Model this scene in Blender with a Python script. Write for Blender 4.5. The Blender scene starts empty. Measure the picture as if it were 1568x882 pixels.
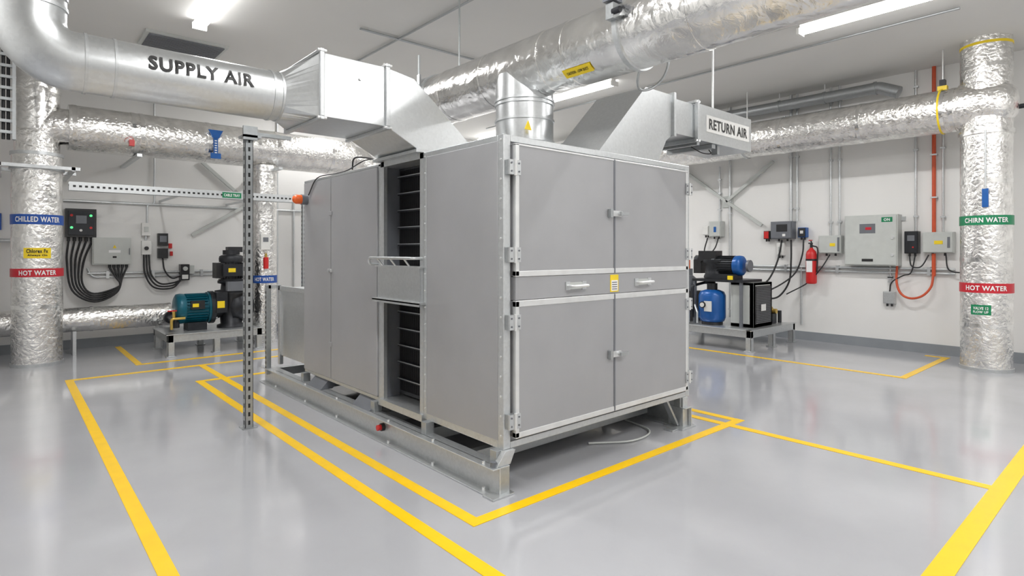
import bpy, math, random, bmesh
from mathutils import Vector, Matrix
random.seed(4)
scene=bpy.context.scene
scene.view_settings.view_transform='Standard'

# ---------------------------------------------------------------- materials
def mat(name,col,metal=0.0,rough=0.5,bump=0.0,bscale=20.0,var=0.0,vscale=6.0,emit=None,estr=0.0,kind=None,coat=0.0):
    m=bpy.data.materials.new(name); m.use_nodes=True
    nt=m.node_tree; p=nt.nodes['Principled BSDF']
    p.inputs['Base Color'].default_value=(*col,1); p.inputs['Metallic'].default_value=metal
    p.inputs['Roughness'].default_value=rough
    if coat: p.inputs['Coat Weight'].default_value=coat; p.inputs['Coat Roughness'].default_value=.08
    tc=nt.nodes.new('ShaderNodeTexCoord')
    if emit:
        p.inputs['Emission Color'].default_value=(*emit,1); p.inputs['Emission Strength'].default_value=estr
    if var>0:
        if kind=='galv':
            n=nt.nodes.new('ShaderNodeTexVoronoi'); n.inputs['Scale'].default_value=vscale
            src=n.outputs['Color']
        else:
            n=nt.nodes.new('ShaderNodeTexNoise'); n.inputs['Scale'].default_value=vscale; n.inputs['Detail'].default_value=5
            src=n.outputs['Fac']
        nt.links.new(tc.outputs['Object'],n.inputs['Vector'])
        r=nt.nodes.new('ShaderNodeMapRange')
        r.inputs['To Min'].default_value=1-var; r.inputs['To Max'].default_value=1+var
        if kind!='galv':
            r.inputs['From Min'].default_value=.3; r.inputs['From Max'].default_value=.7
        nt.links.new(src,r.inputs['Value'])
        mx=nt.nodes.new('ShaderNodeVectorMath'); mx.operation='SCALE'
        mx.inputs[0].default_value=col
        nt.links.new(r.outputs['Result'],mx.inputs['Scale'])
        nt.links.new(mx.outputs['Vector'],p.inputs['Base Color'])
        r2=nt.nodes.new('ShaderNodeMapRange')
        r2.inputs['To Min'].default_value=max(.03,rough*(1-var)); r2.inputs['To Max'].default_value=rough*(1+var)
        if kind!='galv':
            r2.inputs['From Min'].default_value=.3; r2.inputs['From Max'].default_value=.7
        nt.links.new(src,r2.inputs['Value']); nt.links.new(r2.outputs['Result'],p.inputs['Roughness'])
    if bump>0:
        n2=nt.nodes.new('ShaderNodeTexNoise'); n2.inputs['Scale'].default_value=bscale; n2.inputs['Detail'].default_value=6
        n2.inputs['Distortion'].default_value=1.2 if kind=='foil' else 0
        nt.links.new(tc.outputs['Object'],n2.inputs['Vector'])
        bp=nt.nodes.new('ShaderNodeBump'); bp.inputs['Strength'].default_value=bump
        bp.inputs['Distance'].default_value=.02 if kind=='foil' else .01
        h=n2.outputs['Fac']
        if kind=='foil':
            v=nt.nodes.new('ShaderNodeTexVoronoi'); v.feature='DISTANCE_TO_EDGE'; v.inputs['Scale'].default_value=bscale*.8
            nt.links.new(tc.outputs['Object'],v.inputs['Vector'])
            a=nt.nodes.new('ShaderNodeMath'); a.operation='ADD'
            nt.links.new(h,a.inputs[0]); nt.links.new(v.outputs['Distance'],a.inputs[1]); h=a.outputs[0]
        nt.links.new(h,bp.inputs['Height']); nt.links.new(bp.outputs['Normal'],p.inputs['Normal'])
    return m
M={}
M['wall']=mat('wall_paint',(.82,.815,.80),0,.6,.06,40,.02,1.5)
M['ceil']=mat('ceiling_paint',(.70,.695,.675),0,.65,.05,30,.03,.8)
M['floor']=mat('epoxy_floor',(.425,.43,.452),0,.14,.02,4,.06,1.3,coat=.35)
M['yellow']=mat('yellow_line_paint',(.95,.585,.006),0,.3,.03,30,.04,9)
M['base']=mat('baseboard_grey',(.26,.28,.30),0,.4,.02,20,.05,5)
M['foil']=mat('aluminium_foil',(.88,.87,.85),1,.22,.52,18,.15,9,kind='foil')
M['foil2']=mat('smooth_foil',(.86,.855,.84),1,.19,.34,10,.15,5,kind='foil')
M['galv']=mat('galvanised_steel',(.62,.64,.65),.8,.36,.02,25,.06,55,kind='galv')
M['galvp']=mat('galvanised_strut',(.44,.46,.47),.8,.4,.02,25,.06,55,kind='galv')
M['galvd']=mat('galvanised_duct',(.66,.68,.69),.9,.31,.05,5,.045,55,kind='galv')
M['alu']=mat('aluminium_trim',(.80,.81,.81),.6,.33,.02,30,.05,14)
M['paint']=mat('grey_cabinet_paint',(.385,.388,.402),.2,.38,.02,60,.04,3)
M['dark']=mat('dark_coil',(.05,.052,.055),.3,.55,.4,70,.3,30)
M['black']=mat('black_plastic',(.02,.02,.022),0,.38,.05,50,.15,20)
M['rubber']=mat('black_cable',(.014,.014,.016),0,.5,.03,50,.1,20)
M['white']=mat('white_enamel',(.78,.78,.76),0,.35,.01,30,.03,9)
M['ltgrey']=mat('light_grey_enamel',(.54,.56,.54),0,.4,.02,30,.04,9)
M['midgrey']=mat('mid_grey_enamel',(.17,.18,.20),.2,.4,.02,30,.05,9)
M['red']=mat('red_paint',(.62,.02,.02),0,.35,.02,20,.05,9)
M['redband']=mat('red_band',(.56,.015,.03),0,.4,.05,20,.05,9)
M['blueband']=mat('blue_band',(.01,.08,.38),0,.4,.05,20,.05,9)
M['greenband']=mat('green_band',(.005,.22,.09),0,.4,.05,20,.05,9)
M['blue']=mat('blue_paint',(.01,.10,.36),.1,.3,.02,20,.08,9)
M['teal']=mat('teal_paint',(.0,.095,.14),.1,.32,.02,20,.08,9)
M['orange']=mat('orange_plastic',(.85,.14,.02),0,.35,.02,20,.05,9)
M['orangec']=mat('orange_conduit',(.62,.09,.03),0,.4,.02,20,.05,9)
M['brass']=mat('brass',(.65,.45,.12),.9,.3,.02,20,.08,9)
M['tag']=mat('yellow_label',(.9,.66,.02),0,.4,.02,20,.03,9)
M['ink']=mat('black_ink',(.015,.015,.015),0,.5,.01,20,.02,9)
M['inkw']=mat('white_ink',(.85,.85,.85),0,.5,.01,20,.02,9)
M['tube']=mat('lamp_diffuser',(1,1,1),0,.4,emit=(1,.99,.975),estr=15)
M['led']=mat('green_led',(.1,.6,.2),0,.4,emit=(.1,.9,.3),estr=1.0)
M['iron']=mat('cast_iron',(.028,.03,.035),.4,.42,.08,30,.15,14)

# ---------------------------------------------------------------- mesh builder
class B:
    def __init__(s): s.v=[];s.f=[];s.m=[];s.s=[];s.mats=[]
    def mi(s,k):
        if k not in s.mats: s.mats.append(k)
        return s.mats.index(k)
    def add(s,vs,fs,k,smooth=False):
        o=len(s.v); s.v+= [tuple(v) for v in vs]; i=s.mi(k)
        for f in fs:
            s.f.append([a+o for a in f]); s.m.append(i); s.s.append(smooth)
    def box(s,x0,x1,y0,y1,z0,z1,k):
        s.add([(x,y,z) for x in(x0,x1) for y in(y0,y1) for z in(z0,z1)],
              [(0,1,3,2),(4,6,7,5),(0,4,5,1),(2,3,7,6),(0,2,6,4),(1,5,7,3)],k)
    def obox(s,c,size,rot,k):
        hx,hy,hz=[q/2 for q in size]; c=Vector(c)
        s.add([c+rot@Vector((x,y,z)) for x in(-hx,hx) for y in(-hy,hy) for z in(-hz,hz)],
              [(0,1,3,2),(4,6,7,5),(0,4,5,1),(2,3,7,6),(0,2,6,4),(1,5,7,3)],k)
    def bar(s,p0,p1,w,h,k):
        p0=Vector(p0);p1=Vector(p1);d=p1-p0
        q=d.to_track_quat('X','Z').to_matrix()
        s.obox((p0+p1)/2,(d.length,w,h),q,k)
    def rings(s,rs,k,cap=True,smooth=True,closed=False):
        n=len(rs[0]); vs=[p for r in rs for p in r]; fs=[]
        for i in range(len(rs)-1):
            for j in range(n):
                a=i*n+j;b=i*n+(j+1)%n; fs.append((a,b,b+n,a+n))
        s.add(vs,fs,k,smooth)
        if cap:
            s.add(rs[0],[tuple(range(n))],k); s.add(rs[-1],[tuple(range(n))],k)
    def cyl(s,p0,p1,r,k,r2=None,seg=24,cap=True):
        p0=Vector(p0);p1=Vector(p1);d=(p1-p0).normalized()
        u=d.orthogonal().normalized();w=d.cross(u); r2=r if r2 is None else r2
        R=[[p+u*(q*math.cos(t))+w*(q*math.sin(t)) for t in [2*math.pi*j/seg for j in range(seg)]] for p,q in((p0,r),(p1,r2))]
        s.rings(R,k,cap)
    def lathe(s,p0,ax,prof,k,seg=28):
        p0=Vector(p0);d=Vector(ax).normalized();u=d.orthogonal().normalized();w=d.cross(u)
        R=[[p0+d*h+u*(q*math.cos(2*math.pi*j/seg))+w*(q*math.sin(2*math.pi*j/seg)) for j in range(seg)] for h,q in prof]
        s.rings(R,k)
    def path(s,pts,bend,n=8):
        P=[Vector(p) for p in pts]; out=[P[0]]
        for i in range(1,len(P)-1):
            a=(P[i-1]-P[i]);b=(P[i+1]-P[i]); an=a.normalized();bn=b.normalized()
            ang=an.angle(bn); t=min(bend/math.tan(ang/2),a.length*.49,b.length*.49)
            rr=t*math.tan(ang/2)
            c=P[i]+(an+bn).normalized()*(rr/math.sin(ang/2))
            s0=P[i]+an*t-c; s1=P[i]+bn*t-c; th=s0.angle(s1)
            for j in range(n+1):
                f=j/n; out.append(c+(s0*math.sin((1-f)*th)+s1*math.sin(f*th))/math.sin(th))
        out.append(P[-1]); return out
    def sweep(s,P,r,k,seg=20,cap=True):
        P=[Vector(p) for p in P]; R=[]; u=None
        for i,p in enumerate(P):
            d=(P[min(i+1,len(P)-1)]-P[max(i-1,0)]).normalized()
            if u is None: u=d.orthogonal().normalized()
            u=(u-d*u.dot(d)).normalized(); w=d.cross(u)
            R.append([p+u*(r*math.cos(2*math.pi*j/seg))+w*(r*math.sin(2*math.pi*j/seg)) for j in range(seg)])
        s.rings(R,k,cap)
    def tube(s,pts,r,k,bend=.1,seg=20,n=8): s.sweep(s.path(pts,bend,n) if len(pts)>2 else pts,r,k,seg)
    def cable(s,pts,r,k,seg=8):
        P=[Vector(p) for p in pts]; P=[P[0]*2-P[1]]+P+[P[-1]*2-P[-2]]; out=[]
        for i in range(1,len(P)-2):
            for j in range(6):
                t=j/6; a,b,c,d=P[i-1],P[i],P[i+1],P[i+2]
                out.append(.5*((2*b)+(c-a)*t+(2*a-5*b+4*c-d)*t*t+(3*b-a-3*c+d)*t**3))
        out.append(P[-2]); s.sweep(out,r,k,seg)
    def prism(s,poly,y0,y1,k):   # poly in XZ, extruded along Y
        n=len(poly); vs=[(x,y0,z) for x,z in poly]+[(x,y1,z) for x,z in poly]
        s.add(vs,[tuple(range(n)),tuple(range(n,2*n))]+[(i,(i+1)%n,n+(i+1)%n,n+i) for i in range(n)],k)
    def collar(s,p,ax,R,w,k,t=.008,seg=32):
        p=Vector(p);a=Vector(ax).normalized(); s.cyl(p-a*w/2,p+a*w/2,R+t,k,seg=seg)
    def frameX(s,x,y0,y1,z0,z1,w,k,t=.02): # flange ring around a rect duct, perpendicular to X
        s.box(x-t/2,x+t/2,y0-w,y1+w,z1,z1+w,k);s.box(x-t/2,x+t/2,y0-w,y1+w,z0-w,z0,k)
        s.box(x-t/2,x+t/2,y0-w,y0,z0,z1,k);s.box(x-t/2,x+t/2,y1,y1+w,z0,z1,k)
    def text(s,body,fn,w,h,k):
        vs,fs=text2d(body); 
        xs=[v[0] for v in vs];ys=[v[1] for v in vs]
        cx=(min(xs)+max(xs))/2;cy=(min(ys)+max(ys))/2;W=max(xs)-min(xs);H=max(ys)-min(ys)
        s.add([fn((x-cx)/W*w,(y-cy)/H*h) for x,y in vs],fs,k)
    def obj(s,name,parent=None,bevel=0):
        vs=[Vector(v) for v in s.v]
        lo=Vector((min(v.x for v in vs),min(v.y for v in vs),min(v.z for v in vs)))
        hi=Vector((max(v.x for v in vs),max(v.y for v in vs),max(v.z for v in vs)))
        c=Vector(((lo.x+hi.x)/2,(lo.y+hi.y)/2,lo.z))
        me=bpy.data.meshes.new(name); me.from_pydata([v-c for v in vs],[],s.f)
        for k in s.mats: me.materials.append(M[k])
        for p,i,sm in zip(me.polygons,s.m,s.s): p.material_index=i;p.use_smooth=sm
        bm=bmesh.new();bm.from_mesh(me);bmesh.ops.recalc_face_normals(bm,faces=bm.faces);bm.to_mesh(me);bm.free()
        o=bpy.data.objects.new(name,me); o.location=c; scene.collection.objects.link(o)
        if bevel:
            md=o.modifiers.new('bevel','BEVEL');md.width=bevel;md.segments=2;md.limit_method='ANGLE';md.angle_limit=math.radians(50)
        if parent:
            o.parent=parent; o.location=c-parent.location
        return o
_tc={}
def text2d(body):
    if body in _tc: return _tc[body]
    cu=bpy.data.curves.new('t','FONT');cu.body=body;cu.size=1;cu.offset=.03;cu.resolution_u=3;cu.space_character=1.1
    ob=bpy.data.objects.new('t',cu);scene.collection.objects.link(ob)
    bpy.context.view_layer.update();dg=bpy.context.evaluated_depsgraph_get()
    me=bpy.data.meshes.new_from_object(ob.evaluated_get(dg))
    r=([(v.co.x,v.co.y) for v in me.vertices],[tuple(p.vertices) for p in me.polygons])
    bpy.data.objects.remove(ob);bpy.data.meshes.remove(me);bpy.data.curves.remove(cu)
    _tc[body]=r;return r
def empty(name,loc):
    e=bpy.data.objects.new(name,None);e.location=loc;e.empty_display_size=.2;scene.collection.objects.link(e);return e
def flat(P,U,V):
    P=Vector(P);U=Vector(U);V=Vector(V)
    return lambda u,v:P+U*u+V*v
def oncol(cx,cy,R,a0,z):
    return lambda u,v:Vector((cx+R*math.cos(a0+u/R),cy+R*math.sin(a0+u/R),z+v))

# ---------------------------------------------------------------- room
XE,YN,ZC=9.9,10.8,4.05; XW,YS=-2.6,-3.0
def room(name,*a):
    b=B();b.box(*a[:-1],a[-1]);return b.obj(name)
room('floor',XW-.2,XE+.2,YS-.2,YN+.2,-.1,0,'floor')
room('ceiling',XW-.2,XE+.2,YS-.2,YN+.2,ZC,ZC+.1,'ceil')
room('wall_north',XW-.2,XE+.2,YN,YN+.2,0,ZC,'wall')
room('wall_east',XE,XE+.2,YS,YN,0,ZC,'wall')
room('wall_south',XW-.2,XE+.2,YS-.2,YS,0,ZC,'wall')
room('wall_west',XW-.2,XW,YS,YN,0,ZC,'wall')
room('baseboard_north',XW,XE,YN-.015,YN,0,.14,'base')
room('baseboard_east',XE-.015,XE,YS,YN-.015,0,.14,'base')
room('baseboard_south',XW,XE,YS,YS+.015,0,.14,'base')
room('baseboard_west',XW,XW+.015,YS,YN,0,.14,'base')

# floor lines
b=B(); h=.003
def ly(x,y0,y1,w=.075): b.box(x-w/2,x+w/2,y0,y1,.0005,h,'yellow')
def lx(y,x0,x1,w=.075): b.box(x0,x1,y-w/2,y+w/2,.0005,h+.0006,'yellow')
ly(.556,-1.0,8.18); lx(8.18,.52,6.0)
ly(1.65,-1.0,7.2); lx(7.17,1.61,2.6)
ly(1.9,2.44,8.18); lx(2.47,1.862,4.78)
ly(4.74,2.47,7.2); ly(4.56,.7,7.2); lx(.70,-1.0,9.0,.1)
ly(1.31,8.75,10.6); lx(8.75,1.27,4.5)
ly(7.77,2.06,9.5); lx(2.06,7.73,9.66); ly(9.66,2.02,2.30,.07)
b.obj('floor_marking_lines')

# ---------------------------------------------------------------- ceiling lamps and added fill lamps
def batten_or_fill(x,y0,y1):
    b=B(); z=ZC
    b.box(x-.05,x+.05,y0+.03,y1-.03,z-.045,z,'white')
    b.box(x-.075,x+.075,y0,y0+.03,z-.11,z-.04,'white'); b.box(x-.075,x+.075,y1-.03,y1,z-.11,z-.04,'white')
    prof=[]
    for j in range(9):
        t=math.pi*j/8; prof.append((x-.07*math.cos(t),z-.045-.06*math.sin(t)))
    b.prism(prof,y0+.03,y1-.03,'tube')
    o=b.obj('batten_or_fill_light')
    ld=bpy.data.lights.new('lamp','AREA'); ld.shape='RECTANGLE'; ld.size=.12; ld.size_y=y1-y0-.08; ld.energy=52; ld.color=(1,.99,.98)
    lo=bpy.data.objects.new('lamp',ld); scene.collection.objects.link(lo)
    lo.parent=o; lo.location=(0,0,-.004)   # directly under the diffuser, shining down
for x in(1.66,6.92):
    for y in(-1.9,1.32,5.55 if x>5 else 5.7): batten_or_fill(x,y,y+1.55)  # southern row and near left lamp are unseen, added as fill light
batten_or_fill(4.3,-1.9,-.35); batten_or_fill(4.3,8.3,9.85); batten_or_fill(-1.2,3.2,4.75)  # all out of view, added to fill the room with light
batten_or_fill(8.2,9.0,10.5)  # one more unseen lamp, added for fill

# ceiling vent
b=B(); b.box(1.25,2.15,7.9,8.5,ZC-.03,ZC,'ltgrey')
for i in range(12): b.box(1.29,2.11,7.94+i*.044,7.96+i*.044,ZC-.045,ZC-.03,'midgrey')
b.obj('ceiling_air_grille')

# ---------------------------------------------------------------- air handling unit
X0,X1,YA,YB,YC,YD,ZB,ZT=2.27,4.30,2.67,3.56,4.18,5.75,.25,2.16
ahu=empty('air_handling_unit',(3.28,4.2,0))
# front cabinet
b=B()
b.box(X0+.012,X1-.012,YA+.02,YB-.01,ZB+.01,ZT-.01,'paint')
P=.055
for x in(X0,X1-P):
    for y in(YA,YB-P*.7): b.box(x,x+P,y,y+(P if y==YA else P*.7),ZB,ZT,'galv')
for z0 in(ZB,ZT-.04):
    b.box(X0+P,X1-P,YA,YA+.04,z0,z0+.04,'galv'); b.box(X0,X0+.04,YA+P,YB-.03,z0,z0+.04 if z0>1 else z0+.05,'galv')
    b.box(X1-.04,X1,YA+P,YB-.03,z0,z0+.04,'galv')
b.box(X0-.002,X0+.012,YA+.055,YB-.045,ZB+.045,ZT-.035,'paint')
for i in range(16):
    z=ZB+.08+i*.12
    b.cyl((X0-.004,YA+.027,z),(X0+.004,YA+.027,z),.007,'alu',seg=8)
    b.cyl((X0-.004,YB-.02,z),(X0+.004,YB-.02,z),.006,'alu',seg=8)
b.obj('front_cabinet',ahu,.004)
# doors
b=B(); XM=3.285; F=YA-.028
xl,xr=X0+.075,X1-.075
for z0,z1 in((1.30,2.105),(.315,1.145)):
    for a,c in((xl,XM-.004),(XM+.004,xr)):
        b.box(a,c,F,YA+.02,z0,z1,'paint')
    t=.024
    G=F-.004
    b.box(xl-.004,xl+t,G,YA,z0,z1,'alu'); b.box(xr-t,xr+.004,G,YA,z0,z1,'alu')
    b.box(xl-.004,XM-.005,G,YA,z0-.004,z0+.03,'alu'); b.box(XM+.005,xr+.004,G,YA,z0-.004,z0+.03,'alu')
    b.box(xl-.004,XM-.005,G,YA,z1-(.034 if z1<2 else .008),z1+.004,'alu'); b.box(XM+.005,xr+.004,G,YA,z1-(.034 if z1<2 else .008),z1+.004,'alu')
    b.box(XM-.008,XM+.008,G-.001,YA,z0,z1,'midgrey')
b.box(xl,xr,F+.002,YA+.02,1.152,1.294,'paint')
b.obj('front_doors',ahu,.002)
b=B()
def hinge(x,z,sx):
    b.box(x-.045,x-.004,F-.012,F+.0,z-.045,z+.045,'galv'); b.box(x+.004,x+.045,F-.012,F+.0,z-.045,z+.045,'galv'); b.cyl((x,F-.014,z-.05),(x,F-.014,z+.05),.010,'alu',seg=12)
    for dx in(-.03,.03):
        for dz in(-.025,.025): b.cyl((x+dx,F-.016,z+dz),(x+dx,F-.011,z+dz),.006,'midgrey',seg=8)
    b.box(x-.045,x+.045,F,YA,z-.045,z+.045,'galvp')
for z in(1.96,1.43,1.02,.42):
    hinge(X0+.06,z,1); hinge(X1-.06,z,-1)
for z in(1.72,.72):   # latches
    b.box(XM-.055,XM+.055,F-.02,F-.004,z-.02,z+.02,'alu')
    b.cyl((XM+.03,F-.045,z),(XM+.03,F-.01,z),.016,'galv',seg=14)
    b.box(XM+.01,XM+.10,F-.055,F-.04,z-.011,z+.011,'galvp')
    b.box(XM-.075,XM-.045,F-.03,F-.004,z-.03,z+.03,'galvp')
for x in(2.88,3.62):   # drawer handles
    b.box(x-.10,x-.06,F-.006,F+.002,1.195,1.25,'galv'); b.box(x+.06,x+.10,F-.006,F+.002,1.195,1.25,'galv')
    b.tube([(x-.08,F,1.222),(x-.08,F-.05,1.222),(x+.08,F-.05,1.222),(x+.08,F,1.222)],.010,'alu',.02,seg=10,n=4)
    b.box(x-.08,x+.08,F-.004,F+.002,1.20,1.245,'ltgrey')
b.box(3.24,3.33,F-.001,F+.002,1.162,1.284,'tag'); b.box(3.25,3.32,F-.003,F,1.17,1.245,'inkw')
for i in range(4): b.box(3.256,3.312,F-.0035,F-.003,1.18+i*.016,1.185+i*.016,'ink')
b.obj('hinges_latches_handles',ahu)
# coil section
b=B()
b.box(X0+.16,X1-.02,YB-.005,YC+.005,ZB+.05,ZT-.03,'dark')
b.box(X0,X1,YB-.01,YC+.01,ZT-.04,ZT,'galv'); b.box(X0-.02,X1,YB-.01,YC+.01,ZB-.02,ZB+.03,'galv')
for y in(YB,YC-.045):
    b.box(X0,X0+.03,y,y+.045,ZB,ZT,'galv')
b.box(X0+.03,X0+.16,YB,YB+.012,ZB,ZT,'midgrey');b.box(X0+.03,X0+.16,YC-.012,YC,ZB,ZT,'midgrey')
for i in range(13):
    z=.42+i*.135
    if 1.02<z<1.38: continue
    b.box(X0+.135,X0+.16,YB+.03,YC-.03,z-.004,z+.012,'iron')
    b.box(X0+.130,X0+.136,YB+.03,YC-.03,z+.006,z+.013,'galvp')
for i in range(38):
    y=YB+.04+i*.0145; b.box(X0+.152,X0+.162,y,y+.004,ZB+.08,ZT-.06,'black')
b.obj('coil_section',ahu)
b=B()
b.box(X0-.03,X0+.16,YB+.0,YC+.0,1.085,1.33,'galvd')
b.box(X0-.06,X0+.02,YB-.03,YC+.04,1.07,1.085,'galv'); b.box(X0-.04,X0+.02,YB-.02,YC+.03,1.33,1.342,'galv')
b.box(X0-.06,X0-.05,YB-.03,YC+.04,1.055,1.08,'galv')
b.tube([(X0-.0,YC+.05,1.35),(X0-.08,YC+.05,1.35),(X0-.08,YC+.05,1.40),(X0-.08,YB+.02,1.40),(X0-.0,YB+.02,1.40)],.011,'galv',.025,seg=10,n=5)
for y in(3.7,3.9,4.1): b.cyl((X0-.03,y,1.34),(X0-.08,y,1.40),.008,'galv',seg=8)
b.obj('condensate_box',ahu,.003)
# rear cabinet
b=B()
b.box(X0+.012,X1-.012,YC+.01,YD-.01,ZB+.01,ZT-.02,'paint')
for x in(X0,X1-.05):
    b.box(x,x+.05,YC,YC+.045,ZB,ZT-.01,'galv'); b.box(x,x+.05,YD-.02,YD,ZB,ZT-.01,'galv')
b.box(X0,X0+.03,YC,YD,ZT-.03,ZT-.008,'galv'); b.box(X0,X0+.03,YC,YD,ZB,ZB+.03,'galv')
b.box(X0-.012,X0+.02,YC+.05,5.095,ZB+.035,ZT-.035,'paint'); b.box(X0-.012,X0+.02,5.105,YD-.02,ZB+.035,ZT-.035,'paint')
b.box(X0-.03,X0-.012,5.06,5.14,1.26,1.29,'alu'); b.cyl((X0-.05,5.08,1.275),(X0-.012,5.08,1.275),.014,'galv',seg=12)
for z in(.6,1.8): b.box(X0-.02,X0-.012,5.07,5.13,z-.02,z+.02,'paint')
b.obj('rear_cabinet',ahu,.004)
b=B()
b.box(X0+.05,X1-.2,YD+.0,6.55,.3,1.05,'galvd')
b.box(X0+.03,X0+.06,YD+.02,6.58,1.02,1.07,'galv'); b.box(X0+.03,X0+.07,6.53,6.58,.2,1.07,'galv')
b.box(X0-.10,X0-.05,6.56,6.61,.1,1.08,'galvp'); b.box(X0-.08,X0+.06,6.56,6.60,1.04,1.08,'galv')
for i in range(16): b.box(X0-.103,X0-.099,6.575,6.595,.16+i*.055,.19+i*.055,'ink')
b.obj('rear_plenum_box',ahu,.003)
# skid
b=B()
def cch(x,y0,y1,d):
    b.box(x-.004,x+.004,y0,y1,.0,.17,'galv'); b.box(min(x,x+d),max(x,x+d),y0,y1,.162,.17,'galv'); b.box(min(x,x+d),max(x,x+d),y0,y1,0,.012,'galv')
cch(2.21,2.63,6.72,.075); cch(4.27,2.63,6.72,-.09)
b.box(2.155,2.215,2.63,6.72,.162,.17,'galv'); b.box(2.145,2.215,2.63,6.72,0,.01,'galv')
b.box(2.13,2.30,2.60,2.70,.0,.012,'galv'); b.box(2.205,2.285,2.632,2.638,.0,.17,'galvp')
for y in(3.0,3.6,4.2,5.7,6.6): b.box(2.28,4.18,y,y+.06,.06,.15,'galvp')
for y in(2.68,3.45,4.2,5.65):
    for x in(2.22,4.18): b.box(x,x+.07,y,y+.06,.17,.252,'galvp')
for y in(2.75,3.3,3.9,4.8,5.5,6.3): b.cyl((2.18,y,.17),(2.18,y,.185),.01,'alu',seg=6); b.cyl((2.18,y,.01),(2.18,y,.03),.012,'alu',seg=6)
b.prism([(2.19,.17),(2.30,.17),(2.34,.25),(2.26,.25)],2.64,2.68,'galv')
b.cyl((2.19,2.67,.17),(2.19,2.67,.2),.02,'midgrey',seg=12)
b.box(4.04,4.2,2.66,2.74,.0,.012,'galv'); b.box(4.19,4.20,2.66,2.80,.0,.25,'galv'); b.box(4.20,4.26,2.66,2.67,.0,.25,'galv'); b.box(4.12,4.32,2.62,2.80,.0,.014,'galv')
b.bar((4.02,2.72,.25),(4.18,2.72,.02),.05,.02,'galvp')
for y in(4.25,5.2): b.prism([(2.20,.17),(2.32,.17),(2.40,.25),(2.28,.25)],y,y+.3,'midgrey')
b.cyl((2.18,4.02,.1),(2.21,4.02,.1),.03,'black',seg=18); b.cyl((2.15,4.02,.1),(2.18,4.02,.1),.022,'red',seg=18)
b.cable([(3.3,2.9,.012),(3.6,2.72,.012),(3.9,2.78,.012),(4.0,3.1,.012)],.008,'ltgrey')
b.obj('base_skid',ahu,.002)
b=B(); b.cyl((2.2,5.66,1.96),(2.26,5.66,1.96),.05,'midgrey',seg=20); b.lathe((2.2,5.66,1.96),(-1,0,0),[(0,.045),(.05,.045),(.075,.03),(.085,.005)],'orange')
b.cable([(2.25,5.6,2.0),(2.255,5.4,2.15),(2.3,5.1,2.165),(2.28,4.8,2.165),(2.3,4.5,2.22),(2.35,4.3,2.2)],.005,'rubber')
b.cable([(2.3,4.75,2.17),(2.27,4.65,2.25),(2.30,4.5,2.24),(2.35,4.35,2.2)],.007,'rubber')
b.obj('warning_beacon',ahu)

# ---------------------------------------------------------------- supply duct
sup=empty('supply_air_duct',(1.3,3.9,2.3)); Rs=.157; zs=2.468
b=B()
b.tube([(.10,3.9,ZC),(.10,3.9,zs),(1.37,3.9,zs)],Rs,'galvd',.18,seg=40,n=12)
for x in(.33,.46,1.30,1.352): b.collar((x,3.9,zs),(1,0,0),Rs,.014,'galv',.005)
for z in(2.72,2.78,3.3,3.7): b.collar((.10,3.9,z),(0,0,1),Rs,.018,'galv',.006)
N=48
c1=[];c2=[]
y0,y1,z0,z1=3.6,4.2,2.315,2.725
for j in range(N):
    t=2*math.pi*(j+.5)/N; cy,cz=math.cos(t),math.sin(t)
    c1.append(Vector((1.36,3.9+(Rs+.004)*cy,zs+(Rs+.004)*cz)))
for j in range(N):
    t=2*math.pi*(j+.5)/N
    if j%12==5: t=math.radians(45+90*(j//12))
    if j%12==6: t=math.radians(45+90*(j//12))+.0001
    cy,cz=math.cos(t),math.sin(t)
    q=max(abs(cy),abs(cz)); c2.append(Vector((1.53,(y0+y1)/2+cy/q*(y1-y0)/2,(z0+z1)/2+cz/q*(z1-z0)/2)))
b.rings([c1,c2],'galvd',smooth=False)
b.obj('round_duct',sup)
b=B()
b.box(1.53,2.0,y0,y1,z0,z1,'galvd')
b.prism([(2.0,z1),(2.22,2.69),(2.86,2.165),(2.29,2.165),(2.0,z0)],y0,y1,'galvd')
for x in(1.53,2.0): b.frameX(x,y0,y1,z0,z1,.022,'galv',.03)
b.box(2.22,2.93,y0-.03,y1+.03,2.16,2.185,'galv')
for x in(1.53,2.0):
    for z in(z0-.01,z1+.01): b.cyl((x-.03,y0-.01,z),(x+.03,y0-.01,z),.012,'alu',seg=6)
b.cyl((1.8,y0-.012,z1-.12),(1.8,y0,z1-.12),.012,'alu',seg=10)
b.obj('plenum_box',sup,.004)
b=B()
f0=math.radians(12)
b.text('SUPPLY AIR',lambda u,v:Vector((.885+u,3.9-(Rs+.006)*math.cos(f0+v/Rs),zs+(Rs+.006)*math.sin(f0+v/Rs))),.56,.082,'ink')
b.obj('duct_lettering',sup)

# return duct
ret=empty('return_air_duct',(4.4,3.0,2.16))
b=B(); y0,y1,z0,z1=2.76,3.26,2.43,2.75
b.prism([(3.24,2.165),(3.82,z1),(4.2,z1),(4.2,z0),(4.1,2.36),(3.98,2.165)],y0,y1,'galvd')
b.box(4.2,4.56,y0+.015,y1-.015,z0+.015,z1-.015,'galvd')
b.box(4.56,5.55,y0,y1,z0,z1,'galvd')
for x in(4.2,4.56): b.frameX(x,y0,y1,z0,z1,.022,'galv',.03)
b.box(3.18,4.05,y0-.03,y1+.03,2.158,2.178,'galv')
b.box(5.55,5.56,y0+.03,y1-.03,z0+.03,z1-.03,'dark')
for x in(4.56,): 
    for z in(z0-.01,z1+.01): b.cyl((x-.03,y0-.01,z),(x+.03,y0-.01,z),.012,'alu',seg=6)
b.box(4.72,5.50,y0-.004,y0,2.52,2.67,'white')
b.text('RETURN AIR',flat((5.11,y0-.006,2.595),(1,0,0),(0,0,1)),.70,.095,'ink')
b.obj('rectangular_duct',ret,.003)
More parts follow.
